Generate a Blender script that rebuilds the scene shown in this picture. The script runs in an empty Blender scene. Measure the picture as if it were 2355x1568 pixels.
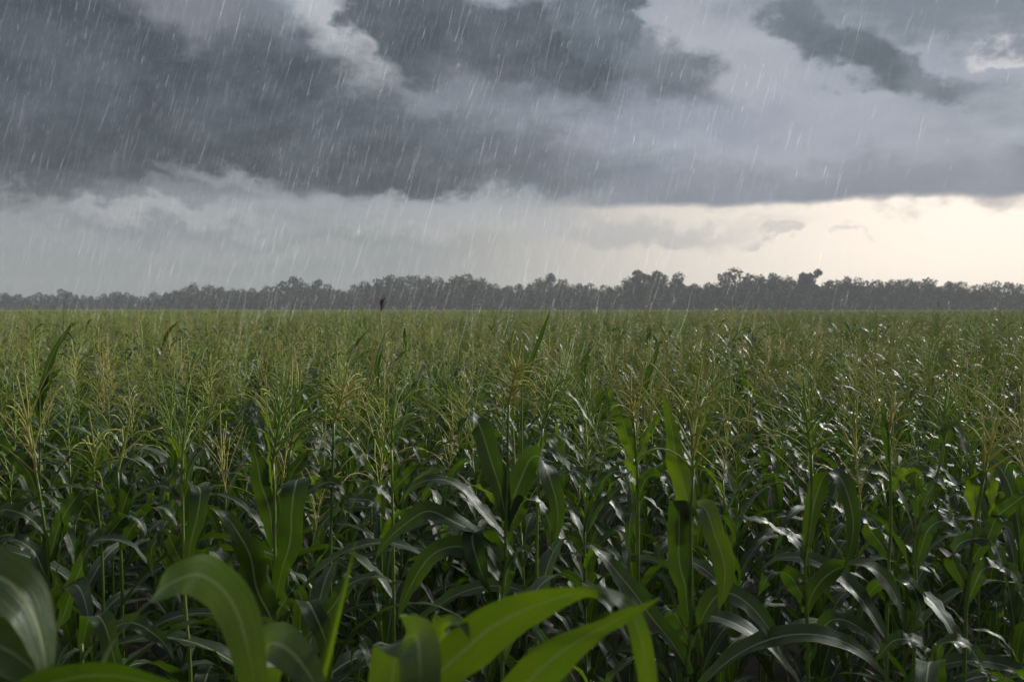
import bpy, math, random
from mathutils import Vector, Matrix, Quaternion
random.seed(11)
R = math.radians
S = bpy.context.scene
COL = S.collection
U = random.uniform

# ------------------------------------------------------------------ camera
CAMZ, FPX = 3.0, 2288.0
PITCH = math.atan((784 - 712) / FPX)
cam_d = bpy.data.cameras.new('camera')
cam = bpy.data.objects.new('camera', cam_d)
COL.objects.link(cam)
cam.location = (0, 0, CAMZ)
cam.rotation_euler = (R(90) - PITCH, 0, 0)
cam_d.sensor_width = 36
cam_d.lens = 36 * FPX / 2355
cam_d.clip_start = 0.05
cam_d.clip_end = 5000
cam_d.dof.use_dof = True
cam_d.dof.focus_distance = 6.0
cam_d.dof.aperture_fstop = 4.0
S.camera = cam
CP, SP = math.cos(PITCH), math.sin(PITCH)

def at(X, Y, depth):
    """a point of the place at the given distance ahead, seen at (X, Y)"""
    a, b = (X - 1177.5) / FPX, (784 - Y) / FPX
    d = Vector((a, CP + b * SP, b * CP - SP))
    return Vector((0, 0, CAMZ)) + d * (depth / d.y)

# ------------------------------------------------------------------ materials
def lin(r, g, b, k=1.0):
    f = lambda c: ((c / 255 + 0.055) / 1.055) ** 2.4 if c > 10 else c / 255 / 12.92
    return (f(r) * k, f(g) * k, f(b) * k, 1)

class NT:
    """small node-graph writer"""
    def __init__(s, tree):
        s.t = tree
        tree.nodes.clear()
    def n(s, kind, **kw):
        x = s.t.nodes.new(kind)
        for k, v in kw.items():
            setattr(x, k, v)
        return x
    def put(s, sock, v):
        if isinstance(v, bpy.types.NodeSocket):
            s.t.links.new(v, sock)
        elif v is not None:
            sock.default_value = v
    def m(s, op, a, b=None, c=None, clamp=False):
        x = s.n('ShaderNodeMath', operation=op, use_clamp=clamp)
        s.put(x.inputs[0], a)
        s.put(x.inputs[1], b)
        if c is not None:
            s.put(x.inputs[2], c)
        return x.outputs[0]
    def step(s, v, a, b, lo=0.0, hi=1.0):
        x = s.n('ShaderNodeMapRange', interpolation_type='SMOOTHSTEP')
        s.put(x.inputs['Value'], v)
        x.inputs['From Min'].default_value = a
        x.inputs['From Max'].default_value = b
        x.inputs['To Min'].default_value = lo
        x.inputs['To Max'].default_value = hi
        return x.outputs[0]
    def mix(s, f, a, b, blend='MIX'):
        x = s.n('ShaderNodeMix', data_type='RGBA', blend_type=blend)
        s.put(x.inputs[0], f)
        s.put(x.inputs[6], a)
        s.put(x.inputs[7], b)
        return x.outputs[2]
    def vec(s, x, y, z=0.0):
        c = s.n('ShaderNodeCombineXYZ')
        for i, v in enumerate((x, y, z)):
            s.put(c.inputs[i], v)
        return c.outputs[0]
    def sep(s, v):
        c = s.n('ShaderNodeSeparateXYZ')
        s.put(c.inputs[0], v)
        return c.outputs
    def noise(s, v, scale, detail=4, rough=0.5, dist=0.0):
        x = s.n('ShaderNodeTexNoise')
        s.put(x.inputs['Vector'], v)
        x.inputs['Scale'].default_value = scale
        x.inputs['Detail'].default_value = detail
        x.inputs['Roughness'].default_value = rough
        x.inputs['Distortion'].default_value = dist
        return x.outputs['Fac'], x.outputs['Color']

def new_mat(name):
    m = bpy.data.materials.new(name)
    m.use_nodes = True
    return m, NT(m.node_tree)

def leaf_material(name, g1, g2, trans, tw=0.34, tip=0.5):
    m, t = new_mat(name)
    uv = t.n('ShaderNodeTexCoord').outputs['UV']
    ux, uy, _ = t.sep(uv)
    oi = t.n('ShaderNodeObjectInfo')
    rnd = oi.outputs['Random']
    off = t.m('ABSOLUTE', t.m('SUBTRACT', ux, 0.5))
    rib = t.m('MULTIPLY', t.step(off, 0.022, 0.05, 1, 0), t.step(uy, 0.75, 1.0, 1, 0))
    sh = t.m('MULTIPLY', rnd, 37.0)
    veinf, _ = t.noise(t.vec(t.m('MULTIPLY', ux, 12.0), t.m('MULTIPLY', uy, 1.0), sh), 1.0, 4, 0.75)
    blot, _ = t.noise(t.vec(t.m('MULTIPLY', ux, 2.0), t.m('MULTIPLY', uy, 6.0), sh), 1.0, 4, 0.6)
    c = t.mix(t.step(t.m('ADD', t.m('MULTIPLY', blot, 0.7), t.m('MULTIPLY', rnd, 0.35)), 0.25, 0.8), g1, g2)
    c = t.mix(t.step(veinf, 0.35, 0.7, 0.0, 0.6), c, (g2[0] * 1.7, g2[1] * 1.5, g2[2] * 1.9, 1))
    edge = t.step(t.m('ADD', off, t.m('MULTIPLY', blot, 0.1)), 0.5, 0.56, 0, 0.5)
    c = t.mix(edge, c, (0.12, 0.15, 0.03, 1))
    dry = t.m('MULTIPLY', t.step(t.m('ADD', uy, t.m('MULTIPLY', blot, 0.25)), 1.0, 1.14), t.step(rnd, 0.35, 0.75, 0.0, tip))
    c = t.mix(dry, c, (0.20, 0.13, 0.04, 1))
    c = t.mix(t.m('MULTIPLY', rib, 0.9), c, (0.38, 0.42, 0.22, 1))
    p = t.n('ShaderNodeBsdfPrincipled')
    t.put(p.inputs['Base Color'], c)
    t.put(p.inputs['Roughness'], t.m('ADD', t.step(blot, 0.3, 0.7, 0.28, 0.42), t.step(veinf, .35, .65, 0, .2)))
    p.inputs['IOR'].default_value = 1.47
    wet, _ = t.noise(t.vec(t.m('MULTIPLY', ux, 5.0), t.m('MULTIPLY', uy, 16.0), sh), 1.0, 3, 0.6)
    t.put(p.inputs['Coat Weight'], t.step(wet, 0.44, 0.68, 0.0, 0.6))
    p.inputs['Coat Roughness'].default_value = 0.27
    p.inputs['Coat IOR'].default_value = 1.4
    b = t.n('ShaderNodeBump')
    b.inputs['Strength'].default_value = 0.7
    b.inputs['Distance'].default_value = 0.004
    t.put(b.inputs['Height'], t.m('ADD', veinf, t.m('MULTIPLY', wet, 0.5)))
    t.put(p.inputs['Normal'], b.outputs[0])
    tr = t.n('ShaderNodeBsdfTranslucent')
    tc = t.mix(t.m('MULTIPLY', rib, 0.5), t.mix(t.step(blot, 0.3, 0.7), trans, (trans[0] * 0.7, trans[1] * 0.85, trans[2], 1)), (0.16, 0.22, 0.05, 1))
    t.put(tr.inputs['Color'], t.mix(dry, tc, (0.16, 0.10, 0.03, 1)))
    mx = t.n('ShaderNodeMixShader')
    mx.inputs[0].default_value = tw
    t.put(mx.inputs[1], p.outputs[0])
    t.put(mx.inputs[2], tr.outputs[0])
    o = t.n('ShaderNodeOutputMaterial')
    t.put(o.inputs['Surface'], mx.outputs[0])
    return m

M = {}
M['leaf'] = leaf_material('corn leaf', (0.013, 0.033, 0.009, 1), (0.029, 0.060, 0.017, 1), (0.10, 0.18, 0.005, 1), 0.30)
M['broad'] = leaf_material('sheen grey corn leaf', (0.040, 0.072, 0.024, 1), (0.072, 0.112, 0.042, 1), (0.16, 0.25, 0.008, 1), 0.27, 0.6)  # lighter, greyer copy of the leaf; sky sheen put into its colour
M['young'] = leaf_material('young corn leaf', (0.026, 0.054, 0.014, 1), (0.044, 0.082, 0.022, 1), (0.19, 0.29, 0.006, 1), 0.38, 0.5)

def simple_mat(name, c1, c2, rough=0.5, scale=30.0, rnd_amt=0.5, tw=0.0):
    m, t = new_mat(name)
    oc = t.n('ShaderNodeTexCoord').outputs['Object']
    oi = t.n('ShaderNodeObjectInfo').outputs['Random']
    f, _ = t.noise(oc, scale, 4, 0.6)
    c = t.mix(t.step(t.m('ADD', f, t.m('MULTIPLY', t.m('SUBTRACT', oi, 0.5), rnd_amt)), 0.25, 0.75), c1, c2)
    p = t.n('ShaderNodeBsdfPrincipled')
    t.put(p.inputs['Base Color'], c)
    p.inputs['Roughness'].default_value = rough
    o = t.n('ShaderNodeOutputMaterial')
    out = p.outputs[0]
    if tw:
        tr = t.n('ShaderNodeBsdfTranslucent')
        t.put(tr.inputs['Color'], c)
        mx = t.n('ShaderNodeMixShader')
        mx.inputs[0].default_value = tw
        t.put(mx.inputs[1], out)
        t.put(mx.inputs[2], tr.outputs[0])
        out = mx.outputs[0]
    t.put(o.inputs['Surface'], out)
    return m

M['stalk'] = simple_mat('corn stalk', (0.11, 0.20, 0.025, 1), (0.24, 0.31, 0.06, 1), 0.4, 14)
M['tassel'] = simple_mat('corn tassel', (0.29, 0.42, 0.07, 1), (0.57, 0.54, 0.165, 1), 0.6, 9, 0.9, 0.35)
M['bark'] = simple_mat('bark', (0.05, 0.045, 0.035, 1), (0.09, 0.075, 0.06, 1), 0.9, 3)
M['crown'] = simple_mat('tree leaves', (0.014, 0.024, 0.012, 1), (0.040, 0.056, 0.026, 1), 0.7, 0.5, 0.5, 0.12)
M['plume'] = simple_mat('dry plume', (0.24, 0.14, 0.06, 1), (0.38, 0.25, 0.12, 1), 0.8, 40, 0.5, 0.3)
M['soil'] = simple_mat('soil', (0.012, 0.010, 0.007, 1), (0.03, 0.023, 0.016, 1), 0.8, 3.0, 0.0)

# ------------------------------------------------------------------ mesh writer
class MB:
    def __init__(s):
        s.v, s.f, s.uv, s.mi = [], [], [], []
    def build(s, name, mats, smooth=True):
        me = bpy.data.meshes.new(name)
        me.from_pydata([tuple(p) for p in s.v], [], s.f)
        lay = me.uv_layers.new(name='UVMap')
        flat = []
        for fc in s.f:
            for i in fc:
                flat.extend(s.uv[i])
        lay.data.foreach_set('uv', flat)
        for m in mats:
            me.materials.append(m)
        if len(mats) > 1:
            me.polygons.foreach_set('material_index', s.mi)
        if smooth:
            me.polygons.foreach_set('use_smooth', [True] * len(s.f))
        me.update()
        return me

def spline(pts, n):
    """Catmull-Rom through pts (Vectors), n+1 samples spaced evenly in length"""
    P = [pts[0] * 2 - pts[1]] + list(pts) + [pts[-1] * 2 - pts[-2]]
    dense = []
    k = 12
    for i in range(1, len(P) - 2):
        a, b, c, d = P[i - 1], P[i], P[i + 1], P[i + 2]
        for j in range(k):
            u = j / k
            dense.append(0.5 * ((2 * b) + (c - a) * u + (2 * a - 5 * b + 4 * c - d) * u * u + (3 * b - a - 3 * c + d) * u ** 3))
    dense.append(P[-2].copy())
    L = [0.0]
    for i in range(1, len(dense)):
        L.append(L[-1] + (dense[i] - dense[i - 1]).length)
    out, j = [], 0
    for i in range(n + 1):
        t = L[-1] * i / n
        while j < len(L) - 2 and L[j + 1] < t:
            j += 1
        w = (t - L[j]) / max(1e-9, L[j + 1] - L[j])
        out.append(dense[j].lerp(dense[j + 1], min(1, max(0, w))))
    return out

def leaf_w(s, base=0.4):
    w = base + (1 - base) * min(1, s / 0.28) ** 0.8
    if s > 0.38:
        w *= max(0.0, 1 - ((s - 0.38) / 0.62) ** 2.1)
    return max(w, 0.015)

def add_leaf(mb, C, N, W, nv=6, keel=0.25, ruff=0.1, freq=5.0, mi=0, base=0.4, wf=None, rnd=random, jag=0.05):
    """blade along the points C with upper-side normals N; W is the full width"""
    n = len(C) - 1
    ph1, ph2 = rnd.uniform(0, 6.28), rnd.uniform(0, 6.28)
    f1, f2 = freq * rnd.uniform(0.8, 1.2), freq * rnd.uniform(0.8, 1.2)
    b0 = len(mb.v)
    last = None
    for i in range(n + 1):
        s = i / n
        T = (C[min(n, i + 1)] - C[max(0, i - 1)]).normalized()
        side = T.cross(N[i])
        if side.length < 0.08 and last is not None:
            side = last.copy()
        side = side - T * side.dot(T)
        side.normalize()
        if last is not None:
            if side.dot(last) < 0 and abs(side.dot(last)) > 0.9:
                pass
            side = (side * 0.7 + last * 0.3).normalized()
        last = side
        nn = side.cross(T).normalized()
        w = 0.5 * W * (wf(s) if wf else leaf_w(s, base))
        wl = w * (1 + jag * (math.sin(s * 23 + ph1) + .6 * math.sin(s * 51 + ph2)))
        wr = w * (1 + jag * (math.sin(s * 19 + ph2) + .6 * math.sin(s * 57 + ph1)))
        env = min(1, s * 4) * (1 - 0.3 * s)
        k = keel * (1.1 - s * 0.9)
        for j in range(nv + 1):
            u = j / nv * 2 - 1
            a = abs(u)
            ru = ruff * W * 0.5 * env * a ** 1.7 * math.sin((f1 if u < 0 else f2) * 6.283 * s + (ph1 if u < 0 else ph2))
            ru += ruff * 0.35 * W * env * a * math.sin((f2 if u < 0 else f1) * 14.0 * s + ph2)
            mb.v.append(C[i] + side * (u * (wl if u < 0 else wr) * (1 - 0.12 * k)) + nn * (k * w * a ** 1.3 + ru))
            mb.uv.append((j / nv, s))
    for i in range(n):
        for j in range(nv):
            q = b0 + i * (nv + 1) + j
            mb.f.append((q, q + 1, q + nv + 2, q + nv + 1))
            mb.mi.append(mi)

def add_tube(mb, C, rad, k=6, mi=0, bump=0.0):
    b0 = len(mb.v)
    n = len(C) - 1
    ref = Vector((0.37, 0.91, 0.2))
    for i in range(n + 1):
        T = (C[min(n, i + 1)] - C[max(0, i - 1)])
        T = T.normalized() if T.length > 1e-9 else Vector((0, 0, 1))
        a = T.cross(ref).normalized()
        b = T.cross(a)
        r = rad(i / n) * (1 + bump * (1 if i % 2 else -1))
        for j in range(k):
            g = 6.2832 * j / k
            mb.v.append(C[i] + a * (r * math.cos(g)) + b * (r * math.sin(g)))
            mb.uv.append((j / k, i / n))
    for i in range(n):
        for j in range(k):
            mb.f.append((b0 + i * k + j, b0 + i * k + (j + 1) % k, b0 + (i + 1) * k + (j + 1) % k, b0 + (i + 1) * k + j))
            mb.mi.append(mi)
    mb.f.append(tuple(b0 + n * k + j for j in range(k)))
    mb.mi.append(mi)

def grow_leaf(h, az, L, e0, bend, pw, curl, rnd, n, x0=0.0, y0=0.0, kink=None):
    """centre line and upper normals of a natural blade leaving the stalk at height h"""
    p = Vector((x0, y0, h))
    C, N = [p.copy()], []
    a = az
    for i in range(n + 1):
        s = i / n
        e = e0 - bend * s ** pw
        if kink and s > kink[0]:
            e -= kink[1] * min(1, (s - kink[0]) / 0.06)
        e = max(e, -1.5)
        a = az + curl * s * s
        T = Vector((math.sin(a) * math.cos(e), math.cos(a) * math.cos(e), math.sin(e)))
        up = Vector((-math.sin(a) * math.sin(e), -math.cos(a) * math.sin(e), math.cos(e)))
        N.append(up)
        if i < n:
            p = p + T * (L / n)
            C.append(p.copy())
    tw = rnd.uniform(-1.1, 1.1)
    for i in range(n + 1):
        T = (C[min(n, i + 1)] - C[max(0, i - 1)]).normalized()
        N[i] = Quaternion(T, tw * (i / n) ** 1.2) @ N[i]
    return C, N

def make_tassel(mb, base, tip, n_br, spread, bias, rnd, mi=0, k=4, segs=9, scale=1.0, r0=0.0026):
    ax = tip - base
    L = ax.length
    mid = base + ax * 0.5 + Vector((rnd.uniform(-.04, .04), rnd.uniform(-.04, .04), 0)) * L
    C = spline([base, mid, tip], segs + 3)
    add_tube(mb, C, lambda s: r0 * (1.3 - 0.55 * s), k, mi, 0.22)
    axn = ax.normalized()
    sx = axn.cross(Vector((0, 1, 0.2))).normalized()
    sy = axn.cross(sx)
    for b in range(n_br):
        s = 0.04 + 0.5 * (b / max(1, n_br - 1)) ** 1.15
        g = b * 2.4 + rnd.uniform(-.5, .5)
        p = base.lerp(mid, min(1, s * 2)) if s < .5 else mid.lerp(tip, s * 2 - 1)
        out = sx * math.cos(g) + sy * math.sin(g)
        th = rnd.uniform(0.3, 0.75) * spread
        d = (axn * math.cos(th) + out * math.sin(th) + bias * rnd.uniform(0.1, 0.5)).normalized()
        ln = L * rnd.uniform(0.42, 0.78) * (1 - 0.35 * s) * scale
        droop = rnd.uniform(0.3, 2.0) * spread
        pts = [p.copy()]
        for q in range(segs):
            d = (d + Vector((rnd.uniform(-.10, .10), rnd.uniform(-.10, .10), -droop / segs * (0.4 + 1.2 * q / segs))) + bias * 0.05).normalized()
            p = p + d * (ln / segs)
            pts.append(p.copy())
        add_tube(mb, pts, lambda s: r0 * (0.85 - 0.35 * s), k, mi, 0.25)

# ------------------------------------------------------------------ objects
def obj(name, me, parent=None, loc=(0, 0, 0)):
    o = bpy.data.objects.new(name, me)
    COL.objects.link(o)
    o.location = loc
    if parent:
        o.parent = parent
    return o

def thing(name, label, cat, loc, group=None, rz=0.0):
    o = bpy.data.objects.new(name, None)
    o.empty_display_size = 0.1
    COL.objects.link(o)
    o.location = loc
    o.rotation_euler = (0, 0, rz)
    tag(o, label, cat, group)
    return o

def tag(o, label=None, cat=None, group=None, kind=None):
    for k, v in (('label', label), ('category', cat), ('group', group), ('kind', kind)):
        if v:
            o[k] = v

# ------------------------------------------------------------------ corn prototypes
def plant_spec(rnd, tall=1.0, tassel=True):
    H = 2.1 * tall
    lean = Vector((rnd.uniform(-.10, .04), rnd.uniform(-.07, .07), 0))
    leaves = []
    az = rnd.uniform(0, 6.28)
    n = rnd.randint(11, 14)
    for i in range(n):
        f = i / (n - 1)
        h = H * (0.32 + 0.63 * f ** .85)
        L = (0.86 - 0.36 * f ** 2) * rnd.uniform(0.75, 1.12)
        e0 = R(rnd.uniform(56, 74) + 8 * f)
        bend = R(rnd.uniform(95, 150) - 40 * f * f * rnd.random())
        leaves.append(dict(h=h, az=az, L=L, e0=e0, bend=bend, pw=rnd.uniform(1.2, 2.0), curl=rnd.uniform(-.5, .5),
                           W=rnd.uniform(.054, .086) * (1 - 0.25 * f), kink=(rnd.uniform(.4, .7), R(rnd.uniform(40, 80))) if rnd.random() < .25 else None,
                           ruff=rnd.uniform(.12, .34), freq=rnd.uniform(3.5, 7.0), seed=rnd.random(), fresh=(i >= n - 3 and rnd.random() < .28) or rnd.random() < .04))
        az += math.pi + rnd.uniform(-.55, .55)
    tas = dict(L=rnd.uniform(.46, .66), n=rnd.randint(11, 19), spread=rnd.uniform(.8, 1.3), tilt=Vector((rnd.uniform(-.10, .10), rnd.uniform(-.10, .10), 1)), seed=rnd.random()) if tassel else None
    return dict(H=H, lean=lean, leaves=leaves, tassel=tas)

def stalk_at(sp, h):
    f = h / sp['H']
    return sp['lean'] * (f * f)

def stalk_mesh(mb, sp, mi=0, k=7, n=14, lo=0.0, r=0.0125):
    H = sp['H']
    C = [stalk_at(sp, lo + (H - lo) * i / n) + Vector((0, 0, lo + (H - lo) * i / n)) for i in range(n + 1)]
    add_tube(mb, C, lambda s: r * (1 - 0.66 * s), k, mi, 0.05)

def spec_leaf(mb, sp, lf, n, nv, mi=0):
    rr = random.Random(lf['seed'])
    o = stalk_at(sp, lf['h'])
    C, N = grow_leaf(lf['h'], lf['az'], lf['L'], lf['e0'], lf['bend'], lf['pw'], lf['curl'], rr, n, o.x, o.y, lf['kink'])
    add_leaf(mb, C, N, lf['W'], nv, 0.35, lf['ruff'], lf['freq'], mi, rnd=rr)

def spec_tassel(mb, sp, mi=0, k=4, segs=8, nbr=None, r0=0.0034):
    ts = sp['tassel']
    rr = random.Random(ts['seed'])
    b = stalk_at(sp, sp['H']) + Vector((0, 0, sp['H'] - 0.02))
    make_tassel(mb, b, b + ts['tilt'].normalized() * ts['L'], nbr or ts['n'], ts['spread'], Vector((-.06, 0, -.02)), rr, mi, k, segs, 1.0, r0)

prand = random.Random(5)
SPECS = [plant_spec(prand, prand.uniform(.96, 1.05)) for _ in range(11)] + [plant_spec(prand, prand.uniform(.95, 1.0), False) for _ in range(4)]
FULL = []
for sp in SPECS:
    parts = []
    mb = MB(); stalk_mesh(mb, sp)
    parts.append(('stalk', mb.build('stalk', [M['stalk']])))
    for i, lf in enumerate(sp['leaves']):
        mb = MB(); spec_leaf(mb, sp, lf, 20, 6)
        parts.append(('leaf', mb.build('leaf', [M['young' if lf['fresh'] else 'leaf']])))
    if sp['tassel']:
        mb = MB(); spec_tassel(mb, sp)
        parts.append(('tassel', mb.build('tassel', [M['tassel']])))
    FULL.append(parts)

def place_plant(i, x, y, rz, sc, label, group):
    t = thing('corn_plant', label, 'corn plant', (x, y, 0), group, rz)
    t.scale = (sc, sc, sc)
    for nm, me in FULL[i]:
        obj(nm, me, t)
    return t

# ------------------------------------------------------------------ hero plants drawn one by one
VN = {'c': (0, -1, .15), 'C': (0, .9, -.25), 'u': (0, -.25, 1), 'q': (0, -.75, .65), 'Q': (0, .8, .5), 'l': (-.75, -.45, .45), 'r': (.75, -.45, .45), 'L': (-.7, .1, .7), 'R': (.7, .1, .7), 'd': (0, -.8, -.55), 'b': (-.5, -.6, -.5)}
hrand = random.Random(31)

def hero_leaf(parent, root, d, pts, nrm, W, mat='leaf', ruff=0.3, freq=4.5, keel=0.28, base=0.4, wf=None, n=30):
    P = []
    for p in pts:
        dd = p[2] if len(p) > 2 else 0.0
        P.append(at(p[0], p[1], d + dd) - root)
    C = spline(P, n)
    if ruff > .045:
        W *= .86
        p1, p2 = hrand.uniform(0, 6.28), hrand.uniform(0, 6.28)
        for i in range(n + 1):
            f = i / n
            C[i] = C[i] + Vector((math.sin(f * 9 + p1), math.sin(f * 13 + p2), math.sin(f * 11 + p1 + p2))) * (W * .09 * math.sin(math.pi * min(1, f * 1.2)) ** 2)
    K = [Vector(VN[c]) for c in nrm]
    N = []
    for i in range(n + 1):
        f = i / n * (len(K) - 1)
        a = min(int(f), len(K) - 2)
        N.append(K[a].lerp(K[a + 1], f - a).normalized())
    mb = MB()
    add_leaf(mb, C, N, W, 8, keel, ruff, freq, 0, base, wf, hrand, .075 if ruff > .045 else .02)
    return obj('leaf', mb.build('leaf', [M[mat]]), parent)

def hero_plant(label, d, stalk, leaves, tassel=None, group=None, low=5, r=0.011, mat='leaf'):
    """stalk: seen points from top to bottom; goes on down to the ground"""
    S3 = [at(X, Y, d) for X, Y in stalk]
    last = S3[-1]
    gx = last.x + (last.x - S3[0].x) * 0.25
    root = Vector((gx, d, 0))
    t = thing('corn_plant', label, 'corn plant', root, group)
    P = [p - root for p in reversed(S3)]
    P = [Vector((0, 0, 0)), Vector((P[0].x * .6, 0, P[0].z * .5))] + P
    C = spline(P, 34)
    mb = MB()
    add_tube(mb, C, lambda s: r * (1.15 - 0.68 * s), 8, 0, 0.05)
    obj('stalk', mb.build('stalk', [M['stalk']]), t)
    for lf in leaves:
        pts, nrm, W = lf[:3]
        kw = lf[3] if len(lf) > 3 else {}
        kw.setdefault('mat', mat)
        hero_leaf(t, root, d, pts, nrm, W, **kw)
    zt = P[2].z
    az = hrand.uniform(0, 6.28)
    for i in range(low):
        h = min(zt, 1.75) * (0.32 + 0.62 * i / max(1, low - 1))
        k = min(range(len(C)), key=lambda q: abs(C[q].z - h))
        mb = MB()
        CC, N = grow_leaf(h, az, hrand.uniform(.7, .95), R(hrand.uniform(48, 66)), R(hrand.uniform(90, 140)), 1.5, hrand.uniform(-.4, .4), hrand, 22, C[k].x, C[k].y)
        add_leaf(mb, CC, N, hrand.uniform(.085, .105), 6, 0.32, hrand.uniform(.08, .18), 5, 0, rnd=hrand)
        obj('leaf', mb.build('leaf', [M['leaf']]), t)
        az += math.pi + hrand.uniform(-.5, .5)
    if tassel:
        b, tip, nb, spread, bias = tassel
        mb = MB()
        make_tassel(mb, at(b[0], b[1], d) - root, at(tip[0], tip[1], d + hrand.uniform(-.05, .05)) - root, nb, spread, Vector(bias), hrand, segs=11, scale=1.2, r0=0.0056)
        obj('tassel', mb.build('tassel', [M['tassel']]), t)
    return root

HERO = []
def H(*a, **k):
    HERO.append(hero_plant(*a, **k))

LW = lambda s: max(0.02, math.sin(math.pi * min(1, s * .9 + .1)) ** 0.7)
# --- nearest, out of focus
H('large blurred corn plant at the left frame edge with broad greyish leaves', 1.5, [(-160, 1420), (-165, 1560)],
  [([(-160, 1420, .05), (-60, 1315), (0, 1328), (40, 1358), (70, 1402), (92, 1462), (104, 1530), (100, 1600)], 'uqqqrrr', .088, dict(ruff=.03, keel=.12, mat='broad')),
   ([(-165, 1530, .03), (-90, 1468), (0, 1487), (50, 1516), (95, 1555), (150, 1610)], 'uqqqq', .085, dict(ruff=.03, keel=.15, mat='broad'))], low=3)
H('close corn plant with one leaf bent over into a tall arch, beside the spike', 1.55, [(215, 1590), (210, 1700)],
  [([(215, 1590, .06), (252, 1490, .05), (300, 1428, .03), (375, 1352), (425, 1326), (462, 1322, -.03), (510, 1352, -.06), (543, 1402, -.08), (560, 1450, -.09), (576, 1520, -.1), (590, 1600, -.1)],
    'LLLLuqqccccc', .068, dict(ruff=.03, keel=.12, mat='broad', wf=lambda s: (.3 + .7 * min(1, max(0, s - .25) / .3)) * (1 if s < .75 else 1 - .4 * (s - .75) / .25)))], low=3, mat='young')
H('low close corn plant showing a single bright arched leaf along the bottom edge', 1.3, [(40, 1690), (40, 1800)],
  [([(40, 1690, .02), (70, 1600), (150, 1562), (240, 1552), (330, 1566), (430, 1610), (520, 1700)], 'dddddd', .062, dict(ruff=.03, keel=.08, mat='leaf'))], low=3)
H('close corn plant with a thin upright rolled leaf spike, brown at its tip', 1.6, [(690, 1600), (690, 1720)],
  [([(690, 1640, .02), (735, 1566), (772, 1430), (800, 1320), (819, 1243)], 'cccc', .021, dict(ruff=.0, keel=.9, wf=lambda s: max(.08, 1 - s ** 1.6), mat='young')),
   ([(600, 1640, .05), (610, 1500, .04), (640, 1480), (685, 1515, -.03), (722, 1570, -.05), (750, 1650, -.06)], 'qqqqq', .075, dict(ruff=.04, keel=.12, mat='broad'))], low=3)
H('close corn plant with two wide glowing yellow green leaves pointing to the right', 1.55, [(1000, 1640), (1000, 1760)],
  [([(960, 1620), (1010, 1548), (1062, 1500), (1130, 1442), (1210, 1400), (1290, 1372), (1370, 1358), (1425, 1378), (1458, 1420), (1476, 1480), (1488, 1540), (1494, 1600)],
    'dddddddducccc', .10, dict(ruff=.02, keel=.06, mat='young', wf=lambda s: (.5 + .5 * math.sin(math.pi * min(1, s / .56)) if s < .28 else (max(.18, math.cos((s - .28) / .34 * 1.45)) if s < .62 else .2 + .12 * math.sin(math.pi * (s - .62) / .5))))),
   ([(1100, 1700), (1180, 1610, -.03), (1235, 1545, -.04), (1300, 1492, -.05), (1362, 1455, -.05), (1420, 1424, -.05), (1470, 1400, -.05), (1518, 1374, -.05)], 'bddddddd', .082,
    dict(ruff=.02, keel=.08, mat='young', wf=lambda s: max(.05, math.sin(math.pi * min(1, s * 1.12) ** .9)) if s < .8 else max(.05, .45 - (s - .8) * 2)))], low=3, mat='young')
H('close corn plant with a short leaf folded over like a hanging flap', 1.52, [(900, 1640), (900, 1760)],
  [([(896, 1640, .14), (905, 1540, .12), (918, 1478, .06), (950, 1460, 0), (962, 1475, -.05), (966, 1530, -.08), (968, 1620, -.09)], 'QQQucccc', .088, dict(ruff=.02, keel=.15, mat='broad', wf=lambda s: 1.0 - .35 * s)),
   ([(930, 1640, .1), (965, 1540, .1), (990, 1460, .1), (1003, 1410, .1)], 'ddd', .05, dict(ruff=.02, mat='young', wf=lambda s: 1 - s * .9)),
   ([(1000, 1600, .08), (1005, 1500, .07), (1030, 1440, .04), (1065, 1436, 0), (1080, 1470, -.02)], 'ddduu', .045, dict(ruff=.02, mat='young'))], low=3)
# --- short plants in the dark gaps
H('short corn plant with a grey drooping leaf behind the tall leaf arch', 3.2, [(188, 1480), (190, 1600)],
  [([(188, 1490, .06), (202, 1430, .04), (228, 1414, -.02), (246, 1465, -.06), (262, 1515, -.08), (290, 1610, -.1)], 'QQuccc', .082, dict(ruff=.06)),
   ([(188, 1520), (260, 1440), (310, 1432), (370, 1470), (410, 1530)], 'uuqqr', .07, {})], low=3)
H('short corn plant with a grey hanging leaf just right of the leaf spike', 3.3, [(690, 1450), (688, 1580)],
  [([(688, 1470, .05), (692, 1400, .03), (712, 1390, -.02), (738, 1430, -.05), (752, 1500, -.06), (750, 1590, -.07)], 'QQuccc', .085, dict(ruff=.06)),
   ([(690, 1480), (760, 1400), (800, 1345), (860, 1325), (920, 1340)], 'qqquu', .075, {})], low=3)
H('short corn plant with a slim drooping leaf near the lower right corner', 3.5, [(2150, 1480), (2150, 1600)],
  [([(2150, 1520), (2170, 1478), (2219, 1484), (2255, 1525), (2290, 1600)], 'uuqrr', .07, {}),
   ([(2150, 1540), (2110, 1480), (2060, 1470), (2010, 1520)], 'uuql', .075, {})], low=3)
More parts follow.
